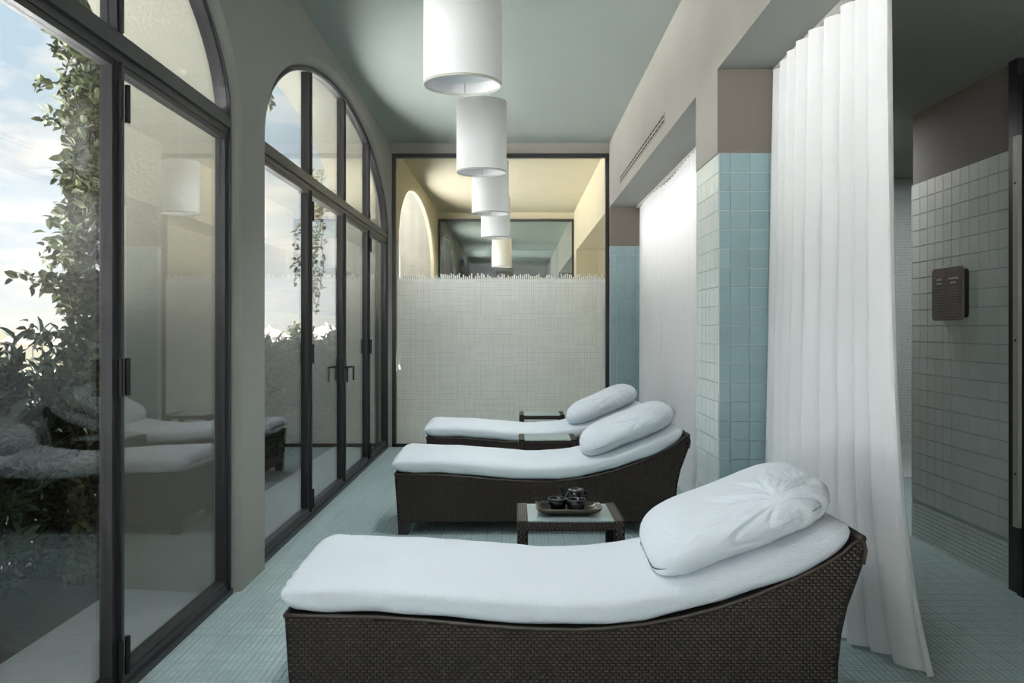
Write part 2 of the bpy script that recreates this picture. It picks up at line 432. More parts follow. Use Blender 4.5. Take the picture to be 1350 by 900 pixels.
# ------------------------------------------------------------------ windows
def ztop_arch(y, yc, off=0.0):
    t = max(0.0, 1 - ((y - yc) / (ARCH_A - off)) ** 2)
    return ARCH_Z + (ARCH_B - off) * math.sqrt(t)
TB, TT = 2.345, 2.455      # transom
def make_window(name, yc, label, doors=True):
    root = empty(name, (0, 0, 0)); struct(root, label, 'window')
    y0, y1 = yc - ARCH_A + 0.005, yc + ARCH_A - 0.005
    xi, xo = XF, XF - 0.062
    # outer frame: swept rectangular profile
    fr = MB(); w = 0.040
    def curve(off):
        a = ARCH_A - 0.004 - off; b = ARCH_B - 0.004 - off; pts = [(yc - a, off if off else 0.0)]
        pts += [(yc + a * math.cos(PI - PI * k / 56), ARCH_Z + b * math.sin(PI - PI * k / 56)) for k in range(57)]
        pts.append((yc + a, off if off else 0.0)); return pts
    o_, i_ = curve(0.0), curve(w)
    fr.strip([[(xi, p, q) for p, q in o_], [(xi, p, q) for p, q in i_], [(xo, p, q) for p, q in i_], [(xo, p, q) for p, q in o_], [(xi, p, q) for p, q in o_]])
    k_ = curve(0.016); l_ = curve(0.034)
    fr.strip([[(xi, p, q) for p, q in k_], [(xi + 0.012, p, q) for p, q in k_], [(xi + 0.012, p, q) for p, q in l_], [(xi, p, q) for p, q in l_]])
    fr.build('frame', M['steel'], root)
    MB().box(xo, xi, y0, y1, 0, 0.062).box(xi, xi + 0.016, y0, y1, 0.0, 0.030).build('sill', M['steel'], root)
    MB().box(xo, xi, y0 + .04, y1 - .04, TB, TT).box(xi, xi + 0.014, y0 + .04, y1 - .04, TB + 0.035, TT - 0.02).build('transom', M['steel'], root)
    bw = (y1 - y0) / 4
    ms = [y0 + bw * k for k in (1, 2, 3)]
    for k, y in enumerate(ms):
        MB().box(xo, xi, y - 0.026, y + 0.026, 0.05, TB).box(xi, xi + 0.012, y - 0.010, y + 0.010, 0.05, TB).build('mullion', M['steel'], root)
        u = MB(); u.prism([(y - 0.026, TT), (y + 0.026, TT), (y + 0.026, ztop_arch(y, yc, .03)), (y - 0.026, ztop_arch(y, yc, .03))], 'x', xo, xi)
        u.box(xi, xi + 0.012, y - 0.010, y + 0.010, TT, ztop_arch(y, yc, .05)); u.build('mullion', M['steel'], root)
    edges = [y0 + 0.036] + ms + [y1 - 0.036]
    xg = (xi + xo) / 2
    for k in range(4):
        a = edges[k] + (0.026 if k else 0); b = edges[k + 1] - (0.026 if k < 3 else 0)
        # upper pane
        n = 18; top = [(a + (b - a) * i / n, max(TT + 0.001, ztop_arch(a + (b - a) * i / n, yc, 0.05))) for i in range(n + 1)]
        MB().prism([(a, TT)] + [(b, TT)] + top[::-1], 'x', xg - 0.004, xg + 0.004).build('pane', M['glass'], root)
        # lower leaf: slim sash frame and its pane
        z0, z1 = 0.062, TB; st = 0.024
        lf = MB()
        for (p, q, r, s_) in ((a, a + st, z0, z1), (b - st, b, z0, z1), (a + st, b - st, z0, z0 + st), (a + st, b - st, z1 - st, z1)):
            lf.box(xi - 0.052, xi - 0.006, p, q, r, s_)
        nm = 'door_leaf' if k in (1, 2) else 'sash'
        leaf = lf.build(nm, M['steel'], root)
        MB().box(xg - 0.004, xg + 0.004, a + st, b - st, z0 + st, z1 - st).build('pane', M['glass'], leaf)
        hy = a - 0.004 if k in (0, 1) else b + 0.004
        if k in (1, 2) or k == 3:
            if k == 3: hy = a + 0.012
            for hz in (0.14, 1.18, 2.20):
                MB().tube([(xi + 0.012, hy, hz - 0.07), (xi + 0.012, hy, hz + 0.07)], 0.011, 8).build('hinge', M['black'], leaf)
        if k in (1, 2) and doors:
            s_ = -1 if k == 1 else 1
            hy = (b - 0.018) if k == 1 else (a + 0.018)
            h = MB().box(xi - 0.006, xi + 0.006, hy - 0.016, hy + 0.016, 0.90, 1.10)
            h.tube([(xi + 0.004, hy, 1.03), (xi + 0.05, hy, 1.03), (xi + 0.05, hy + s_ * 0.10, 1.03)], 0.008, 8)
            h.tube([(xi + 0.05, hy + s_ * 0.10, 1.035), (xi + 0.05, hy + s_ * 0.10, 0.91)], 0.008, 8)
            h.build('handle', M['black'], leaf)
    return root
make_window('window_1', W1, 'nearest tall arched steel-framed window on the left')
make_window('window_2', W2, 'second arched window with double doors and lever handles')
make_window('window_3', -3.55, 'arched window added behind the viewpoint to bring in daylight')  # added behind the camera for more daylight
make_window('window_4', 19.3, 'arched window seen through both glass partitions', False)
make_window('window_5', 24.9, 'farthest arched window beyond both glass partitions', False)

# ------------------------------------------------------------------ right side: header, pillar, alcove
hd = MB().box(XR, 6.0, -6, YA, ZH, ZC + 0.1).build('wall_right', M['wall'])
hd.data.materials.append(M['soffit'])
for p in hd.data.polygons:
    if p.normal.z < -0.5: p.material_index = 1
struct(hd, 'warm plaster header over the curtained alcoves', 'wall')
# tile template facing -y (front) : centred at origin
def tile_tpl(w, h, t=0.006, c=0.0008):
    w2, h2 = w / 2, h / 2
    V = [(-w2,0,-h2),(w2,0,-h2),(w2,0,h2),(-w2,0,h2),(-w2+c,-t,-h2+c),(w2-c,-t,-h2+c),(w2-c,-t,h2-c),(-w2+c,-t,h2-c)]
    Q = [(4,5,6,7),(0,1,5,4),(1,2,6,5),(2,3,7,6),(3,0,4,7)]
    return V, Q
def rot_tpl(V, a):
    ca, sa = math.cos(a), math.sin(a)
    return [(x * ca - y * sa, x * sa + y * ca, z) for x, y, z in V]
_tm = {}
def tile_mesh(w, h, m):
    k = (round(w, 4), round(h, 4), m)
    if k not in _tm:
        V, Q = tile_tpl(w, h); me = npmesh('wall_tile', V, Q); me.materials.append(M[m]); _tm[k] = me
    return _tm[k]
def tile_obj(parent, w, h, loc, rot=0.0):
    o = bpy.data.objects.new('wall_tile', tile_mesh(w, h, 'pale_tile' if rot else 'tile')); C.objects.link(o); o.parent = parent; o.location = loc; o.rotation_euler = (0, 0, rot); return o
G = 0.0042
ROWS = [(ZT - (k + 1) * TP, ZT - k * TP) for k in range(20)]
ZM = ROWS[-1][0]            # mosaic skirting below
def mini_tiles(parent, x0, x1, z0, z1, place, m='tile'):
    V, Q = tile_tpl(0.023, 0.023, 0.006, 0.001); offs = []
    nx = int((x1 - x0) / 0.0255); nz = int((z1 - z0) / 0.0255)
    for i in range(nx):
        for j in range(nz): offs.append((x0 + 0.0128 + i * 0.0255, 0, z0 + 0.0128 + j * 0.0255))
    me = stamp('mosaic', V, Q, offs); o = link('mosaic_skirting', me, M[m], parent, kind='stuff'); place(o)
# pillar between the alcoves
PX1, PY0, PY1 = 1.78, 4.71, 5.28
pl = MB().box(XR + 0.009, PX1, PY0 + 0.009, PY1, 0, ZT).build('wall_pillar', M['grout'])
struct(pl, 'tiled pillar with shade-toned taupe top between the two curtained alcoves', 'pillar')
up = MB().box(XR, PX1, PY0 + 0.004, PY1, ZT, ZH).build('painted_top', M['taupe'], pl); up.data.materials.append(M['wall'])  # front in the shade tone, window side in the lighter wall tone
for p in up.data.polygons:
    if p.normal.x < -0.5: p.material_index = 1
xs = [XR + 0.067]
while xs[-1] + TP < PX1: xs.append(xs[-1] + TP)
cols = list(zip([XR] + xs, xs + [PX1]))
for a, b in cols:
    for z0, z1 in ROWS:
        if b - a > 0.01: tile_obj(pl, b - a - G, z1 - z0 - G, ((a + b) / 2, PY0 + 0.009, (z0 + z1) / 2))
mini_tiles(pl, XR, PX1, 0, ZM, lambda o: setattr(o, 'location', (0, PY0 + 0.009, 0)))
# side face tiles towards the room
ysd = [PY0 + k * TP for k in range(6)] + [PY1]
for a, b in zip(ysd[:-1], ysd[1:]):
    for z0, z1 in ROWS:
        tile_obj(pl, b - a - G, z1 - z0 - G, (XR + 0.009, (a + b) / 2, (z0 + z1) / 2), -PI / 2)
V_, Q_ = None, None
def place_side(o): o.location = (XR + 0.009, PY1 + 0.0, 0); o.rotation_euler = (0, 0, -PI / 2)
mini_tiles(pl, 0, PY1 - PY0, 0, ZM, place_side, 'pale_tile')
# return wall beside the glass partition
RY = 10.02
rw = MB().box(XR + 0.002, 2.3, RY + 0.009, YA + 0.15, 0, ZT).build('wall_end', M['grout']); struct(rw, 'tiled return wall with shade-toned taupe top beside the patterned glass', 'wall')
MB().box(XR + 0.001, 2.3, RY + 0.004, YA + 0.15, ZT, ZH).build('painted_top', M['taupe'], rw)
xs = [XR, 1.1557, 1.2595, 1.362, 1.4645, 1.567]
for a, b in zip(xs[:-1], xs[1:]):
    for z0, z1 in ROWS: tile_obj(rw, b - a - G, z1 - z0 - G, ((a + b) / 2, RY + 0.009, (z0 + z1) / 2))
mini_tiles(rw, XR, 1.6, 0, ZM, lambda o: setattr(o, 'location', (0, RY + 0.009, 0)))
# alcove side wall with the sign
X2 = 2.60; WY0, WY1 = 4.60, 5.78
aw = MB().box(X2 + 0.009, X2 + 0.16, WY0, WY1, 0, ZT).build('wall_alcove', M['grey_grout']); struct(aw, 'shaded tiled side wall of the alcove with shade-toned taupe top', 'wall')
MB().box(X2 + 0.006, X2 + 0.16, WY0, WY1 - 0.02, ZT, ZH).build('painted_top', M['taupe'], aw)
ysd = [WY1 - 0.02 - k * TP for k in range(12)]; ysd = [WY1] + [y for y in ysd if y > WY0 + 0.02] + [WY0]
for b, a in zip(ysd[:-1], ysd[1:]):
    if b - a < 0.012: continue
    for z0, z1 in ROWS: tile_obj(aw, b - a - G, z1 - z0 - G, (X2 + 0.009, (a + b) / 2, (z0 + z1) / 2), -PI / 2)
def place_al(o): o.location = (X2 + 0.009, WY1, 0); o.rotation_euler = (0, 0, -PI / 2)
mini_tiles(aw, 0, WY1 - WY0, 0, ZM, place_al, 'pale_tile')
# door opening at the near end of that wall
df = empty('door_1', (X2, 4.55, 0)); struct(df, 'dark steel door frame at the right edge', 'door')
MB().box(-0.02, 0.16, -0.035, 0.05, 0, ZH).build('frame', M['steel'], df)
MB().box(-0.035, 0.02, -0.10, -0.055, 0.0, ZH - 0.1).build('sliding_leaf', M['black'], df)
rl = MB().box(-0.055, -0.036, -0.098, -0.05, 0.35, 2.34).build('guide_rail', M['alu'], df)
for z in (0.62, 1.3, 2.1): MB().tube([(-0.058, -0.074, z), (-0.054, -0.074, z)], 0.006, 8).build('screw', M['black'], rl)
MB().box(X2 + 0.1, X2 + 0.2, -6, 4.42, 0, ZH).build('near_wall', M['taupe'], aw)
# passage beyond: pearly mosaic wall, coved foot, enclosing walls
pw = MB().box(2.15, 4.7, 8.2, 8.35, 0, ZH).build('wall_passage', M['grout']); struct(pw, 'pearly small-mosaic wall in the dim passage', 'wall')
V, Q = tile_tpl(0.021, 0.021, 0.004, 0.004); offs = []
for i in range(int(0.7 / 0.026)):
    for j in range(int(2.3 / 0.026)): offs.append((3.35 + i * 0.026 + (0.013 if j % 2 else 0), 8.2, 0.30 + j * 0.026))
link('mosaic_field', stamp('mosaic', V, Q, offs), M['pearl'], pw, kind='stuff')
pr = [(0.0, 0.0)] + [(-0.16 + 0.0, 0.0)] + [(-0.16 + 0.16 * math.sin(t * PI / 16), 0.16 - 0.16 * math.cos(t * PI / 16)) for t in range(9)]
MB().prism([(8.2 + p, q) for p, q in pr], 'x', 2.15, 4.7).build('coved_foot', M['grout'], pw)
ow_ = MB().box(4.7, 4.85, 4.5, 10.3, 0, ZH).box(2.76, 4.85, 4.3, 4.42, 0, ZH).box(2.06, 2.14, PY1, RY + .01, 0, ZH).box(PX1, 2.14, PY1 - 0.1, PY1, 0, ZH).build('wall_outer', M['taupe']); struct(ow_, 'plain walls closing the passage, with an added light screen', 'wall')  # boxes beside the niche added to hold back its lamp light
bk = MB().box(XO, XL + .05, -6.15, -6, 0, ZC + .1).box(XR, 6, -6.15, -6, 0, ZC + .1).box(XL, XR, -6.15, -6, 3.3, ZC + .1).build('wall_back', M['wall']); struct(bk, 'plaster wall behind the viewpoint with an added daylight opening', 'wall')  # gap between the boxes added to brighten the room
e3 = MB().box(XO, 2.2, 30, 30.15, 0, ZC + .1).build('wall_far', M['wall']); struct(e3, 'wall closing the farthest room', 'wall')
# room 2 and 3 right walls
w2 = MB().box(XR, 2.2, YA + 0.15, YB, ZH, ZC).box(1.62, 1.8, YA + .15, YB, 0, ZH).box(XR, 1.62, 15.6, YB, 0, ZH).build('wall_right', M['cream']); struct(w2, 'cream right wall of the room behind the patterned glass', 'wall')
w3 = MB().box(XR, 2.2, YB, 30, ZH, ZC).box(1.62, 1.8, YB, 30, 0, ZH).box(XR, 1.62, 21.8, 22.6, 0, ZH).build('wall_right', M['wall']); struct(w3, 'right wall of the farthest room', 'wall')

# ------------------------------------------------------------------ glass partitions
def partition(y, name, label, film, gm, lm):
    root = empty(name, (0, y, 0)); struct(root, label, 'window')
    MB().box(XL - 0.05, XR + 0.02, -0.0, 0.14, 3.375, ZC).build('lintel', lm, root)
    t = 0.042
    MB().box(XL, XR, -0.02, 0.05, 3.33, 3.375).box(XL, XL + t, -0.02, 0.05, 0, 3.34).box(XR - t, XR, -0.02, 0.05, 0, 3.34).box(XL, XR, -0.02, 0.05, 0, 0.035).build('frame', M['steel'], root)
    MB().box(XL + t, XR - t, 0.008, 0.018, 0.035, 3.33).build('pane', gm, root)
    if film:
        me = MB().box(XL + t, XR - t, 0.002, 0.004, 0.035, 2.01)
        MB().add([(0,0,0)], [])
        f = MB(); f.add([(XL + t, 0.004, 0.035), (XR - t, 0.004, 0.035), (XR - t, 0.004, 2.01), (XL + t, 0.004, 2.01)], [(0, 1, 2, 3)])
        f.build('patterned_film', M['film'], root)
    return root
partition(YA, 'window_6', 'full-height glass partition with white woven pattern film', True, M['glass'], M['wall'])
partition(YB, 'window_7', 'smoked glass partition seen through the patterned one', False, M['glass_dark'], M['cream'])

# ventilation slot on the header
v = tag(empty('air_vent', (XR, 7.7, 2.885)), 'long slim double slot air vent on the header above the far curtain', 'air vent')
MB().box(-0.006, 0.0, -1.34, 1.34, -0.036, 0.036).build('cover', M['wall'], v)
for r in (-0.018, 0.018):
    for k in range(20):
        y = -1.31 + k * 0.134
        MB().box(-0.0075, -0.0055, y, y + 0.105, r - 0.0075, r + 0.0075).build('slot', M['dark_gap'], v)

# ------------------------------------------------------------------ wall sign
sg = tag(empty('wall_sign', (X2 - 0.002, 5.205, 1.565)), 'grey-brown information plaque with two columns of print on the shaded tiled wall', 'sign')
def rrect(w, h, r, n=6):
    pts = []
    for cx_, cy_, a0 in ((w/2-r, h/2-r, 0), (-w/2+r, h/2-r, PI/2), (-w/2+r, -h/2+r, PI), (w/2-r, -h/2+r, 1.5*PI)):
        for k in range(n + 1): pts.append((cx_ + r*math.cos(a0 + k*PI/2/n), cy_ + r*math.sin(a0 + k*PI/2/n)))
    return pts
MB().prism(rrect(0.37, 0.315, 0.03), 'x', -0.045, -0.033).build('plaque', M['sign'], sg, bevel=0.003)
MB().prism(rrect(0.34, 0.285, 0.03), 'x', -0.033, 0.0).build('shadow_gap', M['black'], sg)  # black block stands in for the shadow behind the plaque
tx = MB(); ln = MB(); rr_ = random.Random(3)
def words(mb, yc, z, w, hgt, n):
    # small word-like strokes, +y is the left of the sign as seen
    x = yc + w / 2
    while x > yc - w / 2 + 0.004:
        g = rr_.uniform(0.006, 0.011); mb.box(-0.0465, -0.0452, x - g, x, z - hgt * rr_.uniform(.35, .5), z + hgt * rr_.uniform(.35, .65)); x -= g + 0.0025
words(tx, 0.088, 0.088, 0.075, 0.011, 0); words(tx, 0.088, 0.064, 0.065, 0.011, 0)
words(tx, -0.078, 0.088, 0.11, 0.011, 0); words(tx, -0.078, 0.064, 0.07, 0.011, 0)
for k in range(9): words(ln, 0.088, 0.036 - 0.0162 * k, 0.13, 0.005, 0)
for k in range(11): words(ln, -0.078, 0.036 - 0.0162 * k, 0.135, 0.005, 0)
tx.build('heading', M['sign_print'], sg, kind='stuff'); ln.build('print', M['sign_line'], sg, kind='stuff')

# ------------------------------------------------------------------ pendant lamps
def make_pendant():
    root = empty('pendant_lamp', (0, 0, 0)); r = 0.153; z0, z1 = 2.312, 2.742
    sh = MB().lathe([(r, z0), (r, z1), (r - 0.003, z1), (r - 0.003, z0), (r, z0)], seg=64).build('shade', M['shade'], root, smooth=False)
    for p in sh.data.polygons: p.use_smooth = len(p.vertices) == 4
    MB().lathe([(r + 0.001, z0 - 0.002), (r + 0.001, z0 + 0.008), (r - 0.005, z0 + 0.008), (r - 0.005, z0 - 0.002), (r + 0.001, z0 - 0.002)], seg=64).build('rim', M['alu'], sh)
    MB().box(-0.002, 0.002, r - 0.006, r - 0.003, z0, z1).build('seam', M['alu'], sh)
    MB().lathe([(0.0005, z0 + 0.05), (r - 0.006, z0 + 0.05), (r - 0.006, z0 + 0.053), (0.0005, z0 + 0.053)], seg=48).build('diffuser', M['shade_in'], root)
    MB().tube([(0, 0, z0 + 0.2), (0, 0, ZC - 0.02)], 0.004, 8).build('cord', M['alu'], root)
    MB().lathe([(0.0005, ZC - 0.03), (0.045, ZC - 0.03), (0.05, ZC), (0.0005, ZC)], seg=24).build('ceiling_rose', M['alu'], root)
    MB().lathe([(0.0005, z0 + 0.12), (0.03, z0 + 0.14), (0.03, z0 + 0.2), (0.012, z0 + 0.24), (0.0005, z0 + 0.24)], seg=16).build('bulb', M['shade_in'], root, smooth=True)
    return root
# unseen ceiling lamps added to brighten the passage and the far curtain
def added_passage_lamp(x, y, p):
    r = MB().lathe([(0.0005, ZH - 0.03), (0.14, ZH - 0.03), (0.15, ZH), (0.0005, ZH)], x, y, 24).build('added_round_lamp', M['shade_in'])
    struct(r, 'round ceiling lamp added to brighten the passage', 'lamp')
    l = bpy.data.lights.new('passage_fill', 'AREA'); l.shape = 'DISK'; l.size = 0.26; l.energy = p; l.color = (0.95, 0.98, 1.0)
    o = bpy.data.objects.new('passage_fill', l); C.objects.link(o); o.location = (x, y, ZH - 0.035)
for x, y, p in ((2.38, 6.5, 10.5), (3.6, 7.2, 3.2)): added_passage_lamp(x, y, p)
struct(MB().box(1.80, 1.90, 5.5, 9.8, ZH - 0.03, ZH).build('added_linear_lamp', M['shade_in']), 'linear ceiling lamp added unseen behind the far curtain to brighten it', 'lamp')
l = bpy.data.lights.new('niche_fill', 'AREA'); l.shape = 'RECTANGLE'; l.size = 0.08; l.size_y = 4.2; l.energy = 19.0  # added strip light, brightens the far curtain from behind
o = bpy.data.objects.new('niche_fill', l); C.objects.link(o); o.location = (1.85, 7.65, ZH - 0.035)
def fill_spot(x, y, p):
    # added spot along the pendant row, brightening the room from above
    l = bpy.data.lights.new('added_fill_spot', 'SPOT'); l.energy = p; l.spot_size = math.radians(160); l.spot_blend = 1.0
    l.shadow_soft_size = 0.12; l.color = (0.90, 0.96, 1.0)
    o = bpy.data.objects.new('added_fill_spot', l); C.objects.link(o); o.location = (x, y, 2.33)
FILL = 24.0
for y in (-2.4, -0.45, 1.5, 3.45, 5.38, 7.3, 9.25): fill_spot(-0.205, y, FILL)
pd = make_pendant()
labs = ['nearest and largest white drum pendant lamp, cut by the top of the picture', 'second white drum pendant lamp, below and behind the nearest one',
        'third white drum pendant lamp in the receding row', 'fourth white drum pendant lamp, just before the glass partition']
for k, y in enumerate((3.45, 5.38, 7.3, 9.25)):
    o = pd if k == 0 else copy_tree(pd)
    o.location = (-0.205, y, 0); tag(o, labs[k], 'pendant lamp', 'white drum pendants in a row')
for y, lb in ((13.6, 'white drum pendant lamp hanging in the cream room behind the glass'), (1.5, 'white drum pendant lamp above the viewpoint')):
    o = copy_tree(pd); o.location = (-0.205, y, 0); tag(o, lb, 'pendant lamp', 'white drum pendants in a row')

# ------------------------------------------------------------------ curtains
def curtain(name, path_fn, length, pitch, amp, z1, label, nz=44, seam=0.09, per=20):
    # path_fn(s, zt) -> x, y, hem factor ; zt 0 at hem, 1 at top
    nS = int(length / pitch * per); V = []; Q = []
    for j in range(nz + 1):
        zt = j / nz
        for i in range(nS + 1):
            s = length * i / nS; ph = 2 * PI * s / pitch
            k = noise.noise(Vector((s * 2.3, zt * 1.1, 4.0)))
            A = amp * (0.75 + 0.5 * noise.noise(Vector((s * 1.7, 9.0, 0)))) * (0.8 + 0.55 * (1 - zt))
            ph += 0.7 * k * (1 - zt)
            sn = math.sin(ph); w = math.copysign(abs(sn) ** 0.55, sn) + 0.25 * math.sin(2 * ph + 0.6)
            X, Y, zh = path_fn(s, zt)
            z = zh + (z1 - zh) * zt
            V.append((X + A * w, Y + 0.35 * A * math.cos(ph), z))
    for j in range(nz):
        for i in range(nS):
            a = j * (nS + 1) + i; Q.append((a, a + 1, a + nS + 2, a + nS + 1))
    return npmesh(name, V, Q)
def p1(s, zt):
    # near curtain, s from near end (0) to the pillar
    y = 3.30 + s; d = (1 - zt)
    fl_ = max(0.0, 1 - s / 0.75)
    x = 1.395 + 0.02 * math.sin(s * 5) - 0.03 * d * (1 - fl_) + fl_ * (0.015 * d + 0.16 * d ** 5)
    return x, y + 0.05 * d ** 3 * fl_, 0.012 + 0.03 * (0.5 + 0.5 * math.sin(s * 9))
c = tag(empty('curtain', (0, 0, 0)), 'white sheer curtain in the right foreground, flaring out at the floor beside the pillar', 'curtain', 'white sheer curtains')
link('fabric', curtain('fabric', p1, 1.40, 0.155, 0.042, ZH - 0.02, ''), M['curtain'], c, smooth=True)
MB().box(1.38, 1.41, 2.6, PY0, ZH - 0.018, ZH).build('track', M['alu'], c)
def p2(s, zt):
    d = 1 - zt
    return 1.41 - 0.06 * d * d * max(0, 1 - s / 1.6) + 0.015 * math.sin(s * 3), 5.45 + s, 0.012
c = tag(empty('curtain', (0, 0, 0)), 'long white sheer curtain across the far alcove behind the second and third loungers', 'curtain', 'white sheer curtains')
link('fabric', curtain('fabric', p2, 4.52, 0.15, 0.019, ZH - 0.02, '', nz=30), M['curtain_far'], c, smooth=True)
MB().box(1.38, 1.41, PY1, RY, ZH - 0.018, ZH).build('track', M['alu'], c)

# ------------------------------------------------------------------ loungers
TOP = [(-.772,.403),(-.6,.401),(-.454,.397),(-.3,.387),(-.15,.373),(0,.362),(.1,.357),(.2,.356),(.3,.360),(.434,.374),(.56,.397),(.688,.430),(.815,.474),(.94,.525),(1.04,.574),(1.10,.612),(1.135,.645)]
def top_at(x):
    if x <= TOP[0][0]: return TOP[0][1]
    for (a, za), (b, zb) in zip(TOP[:-1], TOP[1:]):
        if x <= b: return za + (zb - za) * (x - a) / (b - a)
    (a, za), (b, zb) = TOP[-2], TOP[-1]
    return zb + (zb - za) / (b - a) * (x - b)
RIGHT = [(1.155,.656),(1.170,.648),(1.176,.620),(1.168,.575),(1.144,.507),(1.115,.43),(1.095,.34),(1.084,.24),(1.079,.085)]
LEFT = [(-.752,.085),(-.772,.39)]
OUT = TOP + RIGHT + LEFT
def inside(x, z, poly):
    c_ = False; n = len(poly)
    for i in range(n):
        (x1, y1), (x2, y2) = poly[i], poly[(i + 1) % n]
        if (y1 > z) != (y2 > z) and x < (x2 - x1) * (z - y1) / (y2 - y1) + x1: c_ = not c_
    return c_
LW = 0.74
def weave(x0, x1, z0, z1, test, cw=0.0220, ch=0.0108, t=0.0042):
    """woven strand pads on a plane facing -y, staggered row by row"""
    V = []; Q = []
    nr = int((z1 - z0) / ch); nc = int((x1 - x0) / cw)
    for j in range(nr + 1):
        for i in range(nc + 1):
            x = x0 + i * cw + (cw / 2 if j % 2 else 0); z = z0 + j * ch
            if not test(x, z): continue
            w, h = cw * 0.41, ch * 0.50; b = len(V)
            V += [(x-w,0,z-h*.8),(x+w,0,z-h*.8),(x+w,0,z+h*.8),(x-w,0,z+h*.8),(x-w*.38,-t,z-h*.55),(x+w*.38,-t,z-h*.55),(x+w*.38,-t,z+h*.55),(x-w*.38,-t,z+h*.55)]
            Q += [(b+4,b+5,b+6,b+7),(b,b+1,b+5,b+4),(b+1,b+2,b+6,b+5),(b+2,b+3,b+7,b+6),(b+3,b,b+4,b+7)]
    return V, Q
def shell_grid(nu, nv, fn, name):
    V = []; Q = []
    for i in range(nu + 1):
        for j in range(nv): V.append(fn(i / nu, j / nv))
    for i in range(nu):
        for j in range(nv): Q.append((i * nv + j, i * nv + (j + 1) % nv, (i + 1) * nv + (j + 1) % nv, (i + 1) * nv + j))
    return npmesh(name, V, Q)
def sgnpow(c_, p): return math.copysign(abs(c_) ** p, c_)
def mattress_mesh(seed):
    xa, xb = -0.795, 1.128; L = xb - xa; hw = LW / 2 + 0.006; th = 0.062
    def fn(u, v):
        s = u
        # ends: rounded
        e = min(1.0, (min(s, 1 - s) * L) / 0.075)
        k = math.sqrt(max(0.0, 1 - (1 - e) ** 2)) if e < 1 else 1.0
        ends = 0.0 + k
        x = xa + L * s
        a = 2 * PI * v
        cy = sgnpow(math.cos(a), 0.42); cz = sgnpow(math.sin(a), 0.62)
        kk = 0.90 + 0.10 * ends if ends > 0 else 0.0
        yy = hw * cy * (kk if ends > 0.02 else 0.86)
        zz = th * cz * ends
        base = top_at(x)
        dx = 0.01; sl = (top_at(x + dx) - top_at(x - dx)) / (2 * dx); nrm = Vector((-sl, 0, 1)).normalized()
        dome = 0.010 * (1 - cy * cy) if cz > 0 else 0
        p = Vector((x, yy, base + th * 0.98 - 0.009)) + nrm * (zz + dome) * 1.0
        P3 = Vector((p.x * 3.1 + seed * 7, p.y * 3.0, p.z * 3))
        n1 = noise.noise(P3) * 0.007 + noise.noise(P3 * 3.2) * 0.0035
        # gathered creases at the two ends and on the hem
        g = math.exp(-min(s, (1 - s) * 0.75) * L / 0.085)
        cr = (abs(noise.noise(Vector((p.y * 13, p.z * 12 + seed, p.x * 8)))) * 0.045 - 0.006) * g
        hem = noise.noise(Vector((x * 5 + seed, 2, v))) * 0.013 if cz < -0.2 else 0
        sign = -1 if cy < 0 else 1
        side = abs(cy) ** 6
        p += nrm * (n1 * (1 if cz > -0.3 else 0.2) - cr * 0.5)
        p.y += sign * side * (n1 * 1.3 + noise.noise(Vector((x * 9, p.z * 4, seed))) * 0.004)
        p.z += hem * (1 if side > 0.3 else 0)
        p.x += (cr if s < 0.5 else -cr) * 0.6
        return tuple(p)
    return shell_grid(230, 96, fn, 'mattress')
